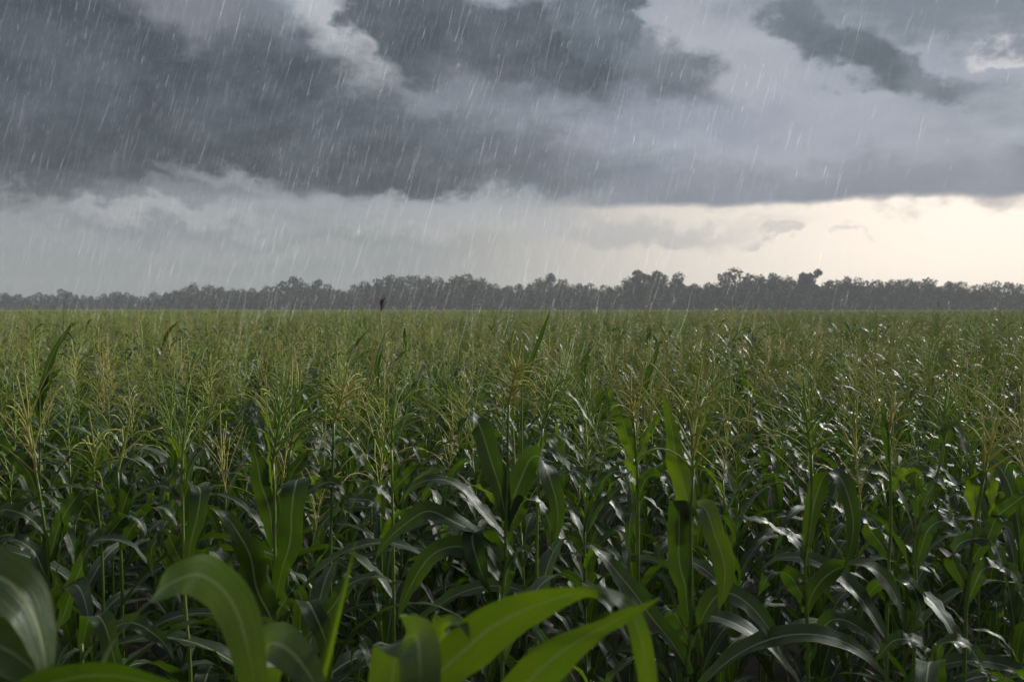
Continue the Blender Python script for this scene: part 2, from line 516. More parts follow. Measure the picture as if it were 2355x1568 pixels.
# --- the front row of tall plants
H('leaning corn plant with a long amber tassel spike, leftmost in the sharp front row', 4.2, [(85, 1098), (101, 1201), (112, 1281), (114, 1361)],
  [([(90, 1140), (70, 1100), (35, 1045), (0, 1022), (-40, 1040)], 'CCCcc', .085, {}),
   ([(104, 1235), (85, 1205), (45, 1182), (0, 1175), (-40, 1230)], 'uuqql', .08, {}),
   ([(112, 1290), (135, 1215), (175, 1140), (215, 1112), (250, 1140)], 'CCCuc', .085, {}),
   ([(115, 1470, -.1), (150, 1410, -.2), (185, 1310, -.25), (207, 1250, -.28), (240, 1238, -.3), (290, 1247, -.3), (335, 1282, -.28), (360, 1345, -.25)], 'qqqquuRr', .09, dict(ruff=.2)),
   ([(114, 1430), (132, 1320), (143, 1220), (140, 1180)], 'lll', .05, {}),
   ([(114, 1340), (80, 1280), (40, 1240), (0, 1260), (-20, 1330)], 'quuql', .09, {})],
  ((85, 1098), (38, 862), 11, .95, (.05, 0, 0)))
H('corn plant with a spreading golden tassel, second in the front row', 4.4, [(216, 1100), (228, 1200), (236, 1320)],
  [([(220, 1130), (190, 1150), (150, 1190), (130, 1260)], 'uuql', .07, {}), ([(226, 1200), (200, 1160), (172, 1150), (150, 1180)], 'CCuc', .08, {}), ([(230, 1260), (270, 1200), (310, 1190), (345, 1240)], 'CCur', .09, {})],
  ((216, 1100), (204, 945), 13, 1.5, (0, 0, 0)))
H('corn plant with a slim forked tassel and a rounded leaf, third in the front row', 4.5, [(271, 1085), (273, 1178), (280, 1330)],
  [([(273, 1180), (250, 1130), (232, 1100), (215, 1100)], 'CCCc', .07, {}), ([(275, 1200), (295, 1130), (325, 1095), (345, 1120), (340, 1170)], 'QQucc', .09, {}), ([(277, 1260), (330, 1180), (380, 1170), (415, 1220)], 'CCur', .09, {})],
  ((271, 1085), (300, 940), 9, 1.0, (.1, 0, 0)))
H('corn plant with a narrow straight tassel above one wide hanging leaf', 3.9, [(419, 1112), (421, 1200), (422, 1290), (426, 1395), (438, 1564)],
  [([(421, 1200, .05), (426, 1140, .05), (440, 1116, .02), (462, 1122, -.04), (452, 1185, -.08), (438, 1250, -.09), (428, 1330, -.09)], 'QQQucccc', .092, dict(ruff=.05)),
   ([(420, 1170), (385, 1122), (335, 1125), (290, 1160)], 'uuql', .05, {}),
   ([(422, 1300), (395, 1250), (372, 1225), (350, 1260), (345, 1320)], 'CCucc', .085, {}),
   ([(422, 1350), (455, 1290), (490, 1270), (520, 1300), (530, 1370)], 'CCucr', .09, {})],
  ((419, 1112), (434, 932), 7, .75, (0, 0, 0)))
H('tall bright stemmed corn plant with a wide grey leaf fallen to each side', 3.9, [(628, 1065), (632, 1159), (632, 1260), (632, 1413), (634, 1560)],
  [([(631, 1160), (623, 1060), (615, 970), (611, 900)], 'lll', .05, dict(mat='young')),
   ([(632, 1260), (616, 1170), (598, 1090), (584, 1030), (580, 1000)], 'CCCC', .1, dict(ruff=.15)),
   ([(632, 1450, -.02), (612, 1394, -.1), (584, 1310, -.18), (556, 1240, -.24), (515, 1182, -.28), (472, 1168, -.3)], 'rqqqqu', .125, dict(ruff=.16, keel=.15)),
   ([(634, 1380, -.03), (650, 1300, -.06), (668, 1210, -.08), (678, 1130, -.06), (684, 1102, .02), (694, 1108, .12)], 'cccccu', .115, dict(ruff=.14, keel=.12, wf=lambda s: .35 + .65 * min(1, s / .45) if s < .85 else 1 - (s - .85) * 4)),
   ([(632, 1420), (660, 1370), (690, 1360), (700, 1420)], 'CCcr', .08, {})],
  ((628, 1065), (668, 862), 13, 1.0, (.08, 0, 0)))
H('corn plant with a dense reddish gold tassel just right of the bright stemmed one', 4.3, [(668, 1035), (661, 1107), (660, 1300)],
  [([(662, 1110), (690, 1060), (730, 1035), (770, 1060)], 'CCur', .06, {}), ([(660, 1180), (720, 1120), (770, 1110), (800, 1150)], 'uuqr', .08, {})],
  ((668, 1035), (692, 850), 14, 1.1, (.05, 0, 0)))
H('corn plant with narrow yellowish leaves curving down to the right, under a bushy tassel', 4.4, [(768, 972), (765, 1060), (760, 1300)],
  [([(766, 1040), (745, 1015), (700, 1010), (660, 1060)], 'uuql', .05, dict(mat='young')), ([(766, 1035), (790, 1018), (830, 1050), (865, 1112)], 'uuqr', .05, dict(mat='young')),
   ([(764, 1120), (735, 1085), (700, 1070), (660, 1100)], 'uuql', .06, {}), ([(763, 1130), (740, 1080), (765, 1110), (790, 1170), (800, 1200)], 'uqqrr', .05, dict(mat='young')),
   ([(760, 1200), (800, 1150), (850, 1150), (890, 1200)], 'uuqr', .08, {})],
  ((768, 972), (800, 835), 15, 1.3, (.12, 0, 0)))
H('corn plant with a small open tassel, between the yellowish leaves and the central plant', 4.6, [(900, 1034), (902, 1130), (905, 1300)],
  [([(901, 1080), (890, 1040), (872, 1010), (850, 990)], 'lll', .05, {}), ([(902, 1130), (940, 1090), (985, 1060), (1020, 1080)], 'CCuc', .07, {}), ([(902, 1160), (870, 1120), (830, 1130), (800, 1180)], 'uuql', .08, {})],
  ((900, 1034), (912, 886), 8, .9, (.15, 0, 0)))
H('tall central corn plant with a big windblown tassel and two broad folded leaves', 3.8, [(1170, 920), (1168, 1000), (1167, 1120), (1163, 1215), (1163, 1300), (1156, 1366)],
  [([(1164, 1195), (1150, 1130), (1128, 1041), (1104, 982), (1080, 956, -.02), (1062, 972, .06), (1056, 1020, .1)], 'qqqqquLL', .102, dict(ruff=.1)),
   ([(1165, 1220), (1172, 1172), (1190, 1110), (1222, 1058, .02), (1250, 1060), (1272, 1118, -.04), (1283, 1185, -.06), (1276, 1262, -.06)], 'CCCCuccc', .108, dict(ruff=.06)),
   ([(1163, 1240), (1105, 1170), (1042, 1114), (995, 1103), (950, 1118), (915, 1160)], 'uuuuql', .085, dict(ruff=.15)),
   ([(1160, 1310), (1110, 1240), (1057, 1200), (995, 1175), (940, 1200), (892, 1240), (855, 1295)], 'quuqqql', .105, dict(ruff=.12)),
   ([(1158, 1350), (1105, 1280), (1060, 1254), (1010, 1268), (965, 1314), (930, 1378), (915, 1430)], 'uuqqqqq', .105, dict(ruff=.1)),
   ([(1160, 1330, .05), (1115, 1235), (1090, 1235, -.04), (1102, 1300, -.06), (1130, 1370, -.06)], 'CCucc', .11, {}),
   ([(1164, 1230), (1200, 1160), (1235, 1150), (1262, 1200), (1265, 1270)], 'CCucr', .08, {}),
   ([(1157, 1370), (1175, 1290), (1200, 1260), (1230, 1290)], 'CCuc', .07, {})],
  ((1170, 930), (1200, 778), 20, 1.35, (.32, 0, -.03)))
H('corn plant with a lone tassel drooping to the right, half hidden behind the central plant', 4.3, [(1248, 985), (1240, 1080), (1235, 1260)],
  [([(1240, 1095), (1243, 1020), (1270, 1010), (1303, 1062), (1340, 1135)], 'QuqrR', .055, dict(mat='young')),
   ([(1246, 990), (1290, 900, -.1), (1340, 945, -.1), (1372, 1000, -.1), (1392, 1045, -.1)], 'uuuuu', .03, dict(mat='young')),
   ([(1238, 1150), (1290, 1090), (1340, 1090), (1370, 1150)], 'uuqr', .08, {})],
  ((1248, 985), (1290, 850), 12, 1.4, (.4, 0, -.1)))
H('corn plant with one flat leaf standing up beside its tassel, left of the tallest leaf', 4.6, [(1458, 972), (1465, 1083), (1468, 1260)],
  [([(1458, 1055), (1448, 1010), (1425, 955), (1398, 892)], 'CCCC', .085, dict(mat='young')), ([(1462, 1070), (1478, 1020), (1500, 980), (1522, 942)], 'ddd', .05, dict(mat='young')),
   ([(1465, 1120), (1440, 1090), (1400, 1090), (1370, 1140)], 'uuql', .08, {}), ([(1466, 1150), (1490, 1100), (1520, 1095), (1540, 1150)], 'CCur', .08, {})],
  ((1458, 972), (1452, 855), 11, 1.1, (0, 0, 0)))
H('tall corn plant whose broad upright leaf glows green and hangs dark below', 3.7, [(1594, 1095), (1588, 1220), (1590, 1300), (1590, 1400), (1587, 1489), (1578, 1564)],
  [([(1592, 1190), (1574, 1130), (1556, 1040), (1540, 965), (1522, 890)], 'CCCCC', .098, dict(mat='young', ruff=.06, wf=lambda s: (.8 + .2 * min(1, s * 3)) * max(.03, 1 - max(0, s - .35) / .65) ** .8)),
   ([(1588, 1440), (1572, 1350), (1563, 1250), (1562, 1150)], 'CCCC', .1, dict(ruff=.08, wf=lambda s: .5 + .5 * min(1, s * 2))),
   ([(1590, 1230, .04), (1600, 1172, .03), (1618, 1172, -.01), (1640, 1215, -.05), (1660, 1260, -.07), (1668, 1310, -.08), (1662, 1365, -.08), (1650, 1412, -.08)], 'Quqccccc', .095, dict(mat='young', ruff=.06, wf=lambda s: .5 + .5 * min(1, s * 4) if s < .7 else max(.03, 1 - (s - .7) / .3))),
   ([(1590, 1490), (1620, 1405), (1660, 1368), (1715, 1383), (1757, 1425), (1790, 1490), (1818, 1575)], 'Quqqqrr', .095, dict(ruff=.12)),
   ([(1588, 1550), (1540, 1470), (1482, 1390), (1432, 1332), (1386, 1276), (1346, 1258), (1312, 1285)], 'qqqqquL', .098, dict(ruff=.16)),
   ([(1580, 1560), (1545, 1490), (1510, 1440), (1470, 1450), (1450, 1520)], 'uuuql', .09, {}),
   ([(1588, 1480, .05), (1560, 1420, .1), (1530, 1400, .1), (1500, 1440, .1)], 'CCuc', .09, {})],
  ((1594, 1095), (1614, 825), 15, 1.15, (.1, 0, 0)))
H('corn plant with a long ribbon leaf folded over, right of the tallest leaf', 4.0, [(1866, 1046), (1866, 1159), (1858, 1239), (1851, 1300), (1856, 1418), (1858, 1564)],
  [([(1858, 1255), (1870, 1165), (1889, 1102), (1915, 1086, -.02), (1945, 1115, -.05), (1963, 1190, -.07), (1954, 1268, -.08), (1938, 1318, -.08)], 'CCCucccc', .095, dict(ruff=.05)),
   ([(1853, 1410), (1872, 1360), (1905, 1318), (1945, 1300), (1998, 1306), (2042, 1340), (2070, 1396), (2080, 1470)], 'CCCuqqrr', .1, dict(ruff=.12)),
   ([(1857, 1520), (1900, 1440), (1950, 1427), (1998, 1456), (2028, 1505), (2042, 1590)], 'Cuqqrr', .09, {}),
   ([(1857, 1300), (1830, 1250), (1785, 1216), (1732, 1192), (1680, 1200)], 'quuul', .08, dict(ruff=.18)),
   ([(1866, 1110), (1840, 1060), (1815, 1020), (1790, 1010)], 'uuul', .06, {}), ([(1857, 1390), (1820, 1330), (1775, 1320), (1740, 1370)], 'CCuc', .09, {})],
  ((1866, 1046), (1848, 870), 12, 1.2, (-.05, 0, 0)))
H('dark stemmed corn plant with a thin upright top leaf, between two ribbon leaved plants', 4.2, [(2045, 990), (2047, 1100), (2049, 1206), (2044, 1300), (2040, 1420)],
  [([(2044, 1065), (2036, 990), (2030, 918)], 'll', .05, {}), ([(2046, 1280), (2012, 1230), (1986, 1190), (1958, 1200), (1945, 1240)], 'CCucl', .09, {}),
   ([(2044, 1390), (2058, 1340, -.05), (2098, 1346, -.1), (2116, 1396, -.1), (2122, 1495, -.1)], 'Cuqrr', .085, {}), ([(2046, 1130), (2080, 1090), (2110, 1085), (2130, 1130)], 'CCur', .07, dict(mat='young'))],
  ((2045, 990), (2058, 900), 8, 1.0, (.1, 0, 0)))
H('corn plant carrying two small hooked leaves one above the other, near the right edge', 4.3, [(2170, 1010), (2150, 1120), (2110, 1230), (2105, 1400)],
  [([(2112, 1190), (2112, 1092), (2145, 1088), (2176, 1135), (2187, 1195)], 'CuqrR', .075, {}), ([(2168, 1070), (2182, 985), (2203, 995), (2223, 1050), (2216, 1110)], 'Cuqrr', .07, {}),
   ([(2108, 1290), (2150, 1200), (2200, 1210), (2230, 1280)], 'uuqr', .09, {})],
  ((2170, 1010), (2180, 880), 14, 1.1, (0, 0, 0)))
H('corn plant with a pale arched leaf dropping close to the right frame edge', 3.9, [(2262, 1100), (2240, 1220), (2228, 1340), (2220, 1450)],
  [([(2226, 1360), (2195, 1290), (2205, 1250), (2242, 1238), (2275, 1247), (2304, 1295), (2313, 1362), (2300, 1420)], 'CCuqqrrr', .09, {}),
   ([(2246, 1190), (2240, 1110), (2258, 1085), (2280, 1120), (2278, 1190)], 'CCucc', .075, dict(mat='young')), ([(2235, 1290), (2290, 1200), (2340, 1150), (2390, 1120)], 'ccCC', .08, {}),
   ([(2226, 1380), (2270, 1300), (2330, 1320), (2360, 1400)], 'uuqr', .09, {})],
  ((2262, 1100), (2300, 960), 9, 1.0, (0, 0, 0)))
# --- plants behind with dark blades or heads that stand out above the field
def upright(label, d, X, Y0, Y1, pts, W, extra=()):
    H(label, d, [(X, Y0), (X, Y1)], [(pts, 'CCC', W, dict(ruff=.05))] + list(extra), low=6)
upright('corn plant with a dark ragged leaf rising to a long curled point, far left', 6.2, 92, 905, 1100, [(92, 945), (100, 880), (122, 812), (165, 742)], .062,
        [([(94, 930), (105, 880), (128, 858), (142, 850)], 'CCC', .07, {}), ([(92, 960), (70, 900), (62, 940), (60, 1000)], 'Cuc', .07, {})])
upright('corn plant with a dark pointed leaf over the mid field, left of the central tassel', 7.5, 872, 870, 1000, [(872, 890), (866, 850), (876, 800), (888, 760)], .05)
upright('corn plant with a long dark blade reaching the treeline, above the central tassel', 6.0, 1200, 880, 1050, [(1200, 900), (1222, 830), (1245, 770), (1266, 712)], .036)
upright('corn plant with a dark slanting blade, between the central and tallest leaf plants', 7.0, 1480, 890, 1020, [(1480, 910), (1492, 860), (1506, 820), (1518, 785)], .05)
upright('corn plant with a dark upright leaf pair, behind the drooping tassel', 7.2, 1345, 870, 1000, [(1345, 900), (1340, 850), (1350, 815), (1362, 800)], .055)

# ------------------------------------------------------------------ the field
HW = lambda y: 0.535 * y
taken = [(p.x, p.y) for p in HERO]
cand = []
ca, sa = math.cos(R(58)), math.sin(R(58))
for i in range(-60, 61):
    for j in range(-200, 201):
        a, b = i * 0.74 + U(-.24, .24), j * 0.21 + U(-.1, .1)
        x, y = a * ca - b * sa, a * sa + b * ca
        if 2.2 < y < 30 and abs(x) < HW(y) + 2.0:
            cand.append((x, y))
cand.sort(key=lambda p: p[1])
near, rest = [], []
PX = lambda x, y: 1177.5 + x / y * FPX
for x, y in cand:
    mind = min((x - a) ** 2 + (y - b) ** 2 for a, b in taken) ** 0.5
    X = PX(x, y)
    inview = -60 < X < 2415
    if y < 4.75:
        if not inview:
            if abs(x) > HW(y) + 0.3 and random.random() < .6:
                rest.append((x, y))
            continue
        if mind < 0.17 or (y < 3.0 and random.random() < .85) or random.random() < .62:
            continue
        near.append((x, y, False))
    else:
        if mind < 0.15:
            continue
        if inview and len(near) < 262:
            near.append((x, y, True))
        else:
            rest.append((x, y))
nl = len(SPECS)
BANDS = ['tasselled corn plant in the crowded rows just behind the front row', 'tasselled corn plant in the dense middle rows of the field']
for x, y, full in near:
    if not full:
        i = random.randrange(11, nl)
        top = 3.0 - 0.285 * y
        sc = min(1.0, (top - U(0, .2)) / 2.32)
        side = 'left' if x < -0.4 * 3.5 * .3 else 'right'
        place_plant(i, x, y, U(0, 6.28), sc, 'low dark corn plant without a tassel, in shade below the front row', 'shaded corn plants under the front row')
    else:
        tas = random.random() < (.45 if y < 6.8 else .7)
        i = random.randrange(0, 11) if tas else random.randrange(11, nl)
        lb = ('tasselled corn plant crowded behind the front row' if tas else 'leafy corn plant without a tassel, crowded behind the front row')
        if y > 6.6:
            lb = ('tasselled corn plant in the denser middle rows' if tas else 'leafy corn plant without a tassel, in the denser middle rows')
        place_plant(i, x, y, U(0, 6.28), U(.90, 1.04), lb, 'corn plants in the crowded rows')
print('near', len(near), 'rest', len(rest))

# far part of the field: one mass, instanced from a few joined plants
proto_col = bpy.data.collections.new('corn prototypes')
names = []
def proto(mb, mats):
    nm = 'corn_kind_%02d' % len(names)
    o = bpy.data.objects.new(nm, mb.build(nm, mats))
    proto_col.objects.link(o)
    names.append(nm)
MM = [M['leaf'], M['stalk'], M['tassel'], M['young']]
for sp in SPECS:                                   # middle distance
    mb = MB(); stalk_mesh(mb, sp, 1, 5, 6, 0.6)
    for lf in sp['leaves'][2:]:
        spec_leaf(mb, sp, lf, 10, 3, 3 if lf['fresh'] else 0)
    if sp['tassel']:
        spec_tassel(mb, sp, 2, 3, 5, None, 0.0045)
    proto(mb, MM)
n1 = len(names)
def light_top(mb, sp, off, ang, sc, rr, nlf, nbr, segs):
    b0 = len(mb.v)
    stalk_mesh(mb, sp, 1, 3, 2, 1.2)
    for lf in sp['leaves'][-nlf:]:
        spec_leaf(mb, sp, lf, segs, 2, 3 if lf['fresh'] else 0)
    if sp['tassel']:
        spec_tassel(mb, sp, 2, 3, 3, nbr, 0.0055)
    q = Matrix.Rotation(ang, 3, 'Z')
    for i in range(b0, len(mb.v)):
        mb.v[i] = q @ (Vector(mb.v[i]) * sc) + off
for g in range(6):                                 # 30 - 80 m, a square metre each
    mb = MB()
    for k in range(5):
        light_top(mb, random.choice(SPECS), Vector((U(-.55, .55), U(-.55, .55), 0)), U(0, 6.28), U(.86, 1.06) if random.random() > .04 else U(1.08, 1.16), random, 5, 9, 6)
    proto(mb, MM)
n2 = len(names)
for g in range(5):                                 # beyond 80 m, six square metres each
    mb = MB()
    for k in range(26):
        light_top(mb, random.choice(SPECS), Vector((U(-1.35, 1.35), U(-1.35, 1.35), 0)), U(0, 6.28), U(.86, 1.07) if random.random() > .02 else U(1.1, 1.26), random, 3, 9, 4)
    proto(mb, MM)
n3 = len(names)

pts, idx, rot, scl = [], [], [], []
def add_pt(x, y, i, s):
    pts.append((x, y, 0)); idx.append(i); rot.append(U(0, 6.28)); scl.append(s)
for x, y in rest:
    i = random.randrange(0, 11) if random.random() < .76 else random.randrange(11, n1)
    add_pt(x, y, i, U(1.08, 1.2) if y > 13 and random.random() < .05 else U(.87, 1.05))
y = 29.5
while y < 82:
    w = HW(y) + 3
    x = -w
    while x < w:
        add_pt(x + U(-.2, .2), y + U(-.2, .2), random.randrange(n1, n2), U(.92, 1.06))
        x += 1.0
    y += 0.95
def tree_y(x):
    return 455 - x * 0.42
y = 81
while y < 600:
    w = HW(y) + 8
    x = -w
    while x < w:
        if y < tree_y(x) - 6:
            add_pt(x + U(-.5, .5), y + U(-.5, .5), random.randrange(n2, n3), U(.92, 1.06))
        x += 2.5 if y < 200 else 3.2
    y += 2.4 if y < 200 else 3.4
print('field points', len(pts))
me = bpy.data.meshes.new('cornfield')
me.from_pydata(pts, [], [])
for nm, tp, dat in (('kind_index', 'INT', idx), ('turn', 'FLOAT', rot), ('size', 'FLOAT', scl)):
    at_ = me.attributes.new(nm, tp, 'POINT')
    at_.data.foreach_set('value', dat)
field = obj('cornfield', me)
tag(field, 'dense mass of ripening tasselled corn stretching back to the treeline', 'corn field', None, 'stuff')
ng = bpy.data.node_groups.new('scatter corn', 'GeometryNodeTree')
ng.interface.new_socket('Geometry', in_out='INPUT', socket_type='NodeSocketGeometry')
ng.interface.new_socket('Geometry', in_out='OUTPUT', socket_type='NodeSocketGeometry')
def gn(k):
    return ng.nodes.new(k)
gi, go, ip, ci = gn('NodeGroupInput'), gn('NodeGroupOutput'), gn('GeometryNodeInstanceOnPoints'), gn('GeometryNodeCollectionInfo')
ci.inputs['Collection'].default_value = proto_col
ci.inputs['Separate Children'].default_value = True
ci.inputs['Reset Children'].default_value = True
ip.inputs['Pick Instance'].default_value = True
def attr(nm, tp):
    a = gn('GeometryNodeInputNamedAttribute')
    a.data_type = tp
    a.inputs['Name'].default_value = nm
    return a.outputs['Attribute']
cx = gn('ShaderNodeCombineXYZ')
lk = ng.links.new
lk(gi.outputs[0], ip.inputs['Points'])
lk(ci.outputs[0], ip.inputs['Instance'])
lk(attr('kind_index', 'INT'), ip.inputs['Instance Index'])
lk(attr('turn', 'FLOAT'), cx.inputs[2])
lk(cx.outputs[0], ip.inputs['Rotation'])
lk(attr('size', 'FLOAT'), ip.inputs['Scale'])
lk(ip.outputs[0], go.inputs[0])
md = field.modifiers.new('scatter', 'NODES')
md.node_group = ng

# brown seed head poking above the horizon
def seed_head(label, X, Ytop, d, hgt):
    top = at(X, Ytop, d)
    t = thing('seed_head_weed', label, 'weed', (top.x, d, 0))
    mb = MB()
    add_tube(mb, spline([Vector((0, 0, 0)), Vector((.03, 0, top.z * .6)), Vector((0, 0, top.z - hgt * .8))], 10), lambda s: .007 - .004 * s, 5)
    obj('stalk', mb.build('stalk', [M['stalk']]), t)
    mb = MB()
    b = Vector((0, 0, top.z - hgt))
    make_tassel(mb, b, b + Vector((.02, 0, hgt)), 26, .55, Vector((.05, 0, 0)), random.Random(4), 0, 4, 5, 1.0, .004)
    obj('plume', mb.build('plume', [M['plume']]), t)
seed_head('brown seed head standing above the corn against the dark treeline', 876, 680, 9.5, .15)

# ------------------------------------------------------------------ ground
mb = MB()
mb.v = [Vector(p) for p in ((-700, -20, 0), (700, -20, 0), (700, 800, 0), (-700, 800, 0))]
mb.uv = [(0, 0), (1, 0), (1, 1), (0, 1)]
mb.f = [(0, 1, 2, 3)]; mb.mi = [0]
g = obj('ground', mb.build('ground', [M['soil']]))
tag(g, kind='structure')

# ------------------------------------------------------------------ trees
def tree_mesh(rnd, kind):
    """unit-height crown and trunk: z 0..1"""
    tr, cr = MB(), MB()
    add_tube(tr, spline([Vector((0, 0, 0)), Vector((.01, 0, .3)), Vector((rnd.uniform(-.03, .03), 0, .62))], 6), lambda s: .028 - .014 * s, 6)
    blobs = []
    if kind == 'flat':
        for i in range(7):
            g = i * 2.4
            blobs.append((Vector((.30 * math.cos(g) * rnd.uniform(.3, 1), .3 * math.sin(g) * rnd.uniform(.4, 1), rnd.uniform(.74, .93))), .11, .085))
        for i in range(8):
            g = i * 2.4 + 1
            blobs.append((Vector((.3 * math.cos(g) * rnd.uniform(.3, 1), .3 * math.sin(g) * rnd.uniform(.3, 1), rnd.uniform(.28, .68))), .15, .14))
    else:
        nb = 10
        for i in range(nb):
            f = (i + .5) / nb
            z = .26 + .62 * f
            rr = (.32 if kind == 'round' else .4) * math.sin(math.pi * (.12 + .80 * f)) ** .6
            g = i * 2.4 + rnd.uniform(-.4, .4)
            k = rnd.uniform(.35, 1)
            blobs.append((Vector((rr * k * math.cos(g), rr * k * math.sin(g), z)), rnd.uniform(.13, .2), rnd.uniform(.11, .16)))
    for c, a, b in blobs:
        add_tube(tr, spline([Vector((0, 0, .35)), c * .5 + Vector((0, 0, .2)), c], 4), lambda s: .012 - .009 * s, 4)
        for q in range(150):
            d = Vector((rnd.gauss(0, 1), rnd.gauss(0, 1), rnd.gauss(0, 1))).normalized() * rnd.uniform(.45, .98)
            p = c + Vector((d.x * a, d.y * a, d.z * b))
            n = Vector((rnd.gauss(0, 1), rnd.gauss(0, 1), rnd.gauss(0, 1))).normalized()
            x = n.orthogonal().normalized() * rnd.uniform(.016, .034)
            y = n.cross(x).normalized() * rnd.uniform(.012, .03)
            k = len(cr.v)
            cr.v += [p - x, p - y * .8 + x * .3, p + x, p + y]
            cr.uv += [(0, 0), (1, 0), (1, 1), (0, 1)]
            cr.f.append((k, k + 1, k + 2, k + 3)); cr.mi.append(0)
    return tr.build('trunk', [M['bark']]), cr.build('crown', [M['crown']], False)
trand = random.Random(3)
TREES = {k: [tree_mesh(trand, k) for _ in range(n)] for k, n in (('round', 5), ('wide', 4), ('flat', 2))}
PROF = [(-260, 34), (0, 40), (60, 36), (150, 44), (200, 30), (280, 43), (330, 32), (430, 56), (470, 52), (560, 58), (620, 54), (680, 74), (735, 68), (800, 50), (840, 64), (900, 79), (1000, 76), (1070, 80), (1110, 69), (1150, 62), (1210, 57),
        (1275, 80), (1330, 58), (1400, 60), (1440, 66), (1480, 80), (1545, 82), (1600, 62), (1650, 66), (1690, 84), (1730, 78), (1760, 78), (1850, 70), (1950, 72), (2050, 66), (2120, 70), (2200, 63), (2300, 61), (2340, 60), (2640, 66)]
def prof(X):
    for (a, ha), (b, hb) in zip(PROF, PROF[1:]):
        if a <= X <= b:
            return ha + (hb - ha) * (X - a) / (b - a)
    return 60
def tree_depth(X):
    u = (X - 1177.5) / FPX
    return 455 / (1 + .42 * u)
def put_tree(X, hpx, kind, label, cat='tree', group=None, wide=1.0, extra=0.0):
    D = tree_depth(X) + extra
    h = (hpx * D / FPX + 3.0) * 1.06
    tm, cm = random.choice(TREES[kind])
    t = thing('tree', label, cat, ((X - 1177.5) / FPX * D, D, 0), group, U(0, 6.28))
    t.scale = (h * wide, h * wide, h)
    obj('trunk', tm, t); obj('crown', cm, t)
SPECIAL = [(1480, 88, 'flat', 'tall flat topped tree, left one of a close pair on the horizon', 1.05),
           (1543, 84, 'wide', 'tall broad tree, right one of a close pair on the horizon', .95),
           (1690, 92, 'wide', 'tallest tree of the treeline, broad crowned, against the bright sky', 1.1),
           (1862, 87, 'flat', 'tree with a small flat crown floating above its neighbours against the brightest sky', .8),
           (1272, 82, 'wide', 'tree standing up above its neighbours near the middle of the treeline', .9),
           (676, 76, 'wide', 'tall bushy tree rising above the low left treeline, left one of two', 1.0),
           (735, 69, 'wide', 'tall bushy tree rising above the low left treeline, right one of two', .9),
           (1070, 81, 'round', 'tree forming a small knob on the long raised part of the treeline', .9),
           (2320, 63, 'wide', 'broad tree at the right end of the treeline, slightly above its neighbours', 1.1)]
for X, hp, kd, lb, wd in SPECIAL:
    put_tree(X, hp, kd, lb, wide=wd, extra=-4)
X = -230
while X < 2600:
    if min(abs(X - s[0]) for s in SPECIAL) > 14:
        hp = prof(X) * U(.78, 1.06)
        lb = 'low dark tree in the left part of the hazy treeline' if X < 420 else 'dark leafy tree in the middle part of the hazy treeline' if X < 1420 else 'grey green tree in the right part of the treeline below the bright sky'
        put_tree(X, hp, random.choice(['round', 'wide', 'wide']), lb, group='trees along the horizon', wide=U(.85, 1.15))
    X += U(20, 34) if X > 420 else U(22, 34)
# the wood behind them, one mass
wm = MB()
X = -300
while X < 2680:
    D = tree_depth(X) + U(10, 30)
    h = (prof(X) * U(.68, .88)) * D / FPX + 3
    cm = random.choice(TREES['wide'])[1]
    o = Vector(((X - 1177.5) / FPX * D, D, 0))
    k = len(wm.v)
    ang = U(0, 6.28)
    c_, s_ = math.cos(ang), math.sin(ang)
    for v in cm.vertices:
        p = v.co * h
        zz = p.z * 1.18 - h * .2
        wm.v.append(o + Vector((p.x * c_ - p.y * s_, p.x * s_ + p.y * c_, zz)))
        wm.uv.append((0, 0))
    for pl in cm.polygons:
        wm.f.append(tuple(k + i for i in pl.vertices)); wm.mi.append(0)
    X += U(12, 20)
w = obj('woods', wm.build('woods', [M['crown']], False))
tag(w, 'dark mass of far woodland seen between the front trees', 'woods', None, 'stuff')

# ------------------------------------------------------------------ rain
m, t = new_mat('rain water')
d1, d2, tp = t.n('ShaderNodeBsdfDiffuse'), t.n('ShaderNodeBsdfTranslucent'), t.n('ShaderNodeBsdfTransparent')
d1.inputs[0].default_value = (.13, .133, .137, 1)
d2.inputs[0].default_value = (.15, .153, .157, 1)
tp.inputs[0].default_value = (.96, .96, .96, 1)
a1, a2 = t.n('ShaderNodeAddShader'), t.n('ShaderNodeAddShader')
t.put(a1.inputs[0], d1.outputs[0]); t.put(a1.inputs[1], d2.outputs[0])
t.put(a2.inputs[0], tp.outputs[0]); t.put(a2.inputs[1], a1.outputs[0])
ri = t.n('ShaderNodeNewGeometry').outputs['Random Per Island']
mr = t.n('ShaderNodeMixShader')
t.put(mr.inputs[0], t.m('ADD', t.m('MULTIPLY', t.m('POWER', ri, 3.0), .9), .16))
t.put(mr.inputs[1], t.n('ShaderNodeBsdfTransparent').outputs[0]); t.put(mr.inputs[2], a2.outputs[0])
o = t.n('ShaderNodeOutputMaterial'); t.put(o.inputs[0], mr.outputs[0])
M['rain'] = m
rr = random.Random(77)
mb = MB()
FALL = Vector((-.27, .0, -.96)).normalized()
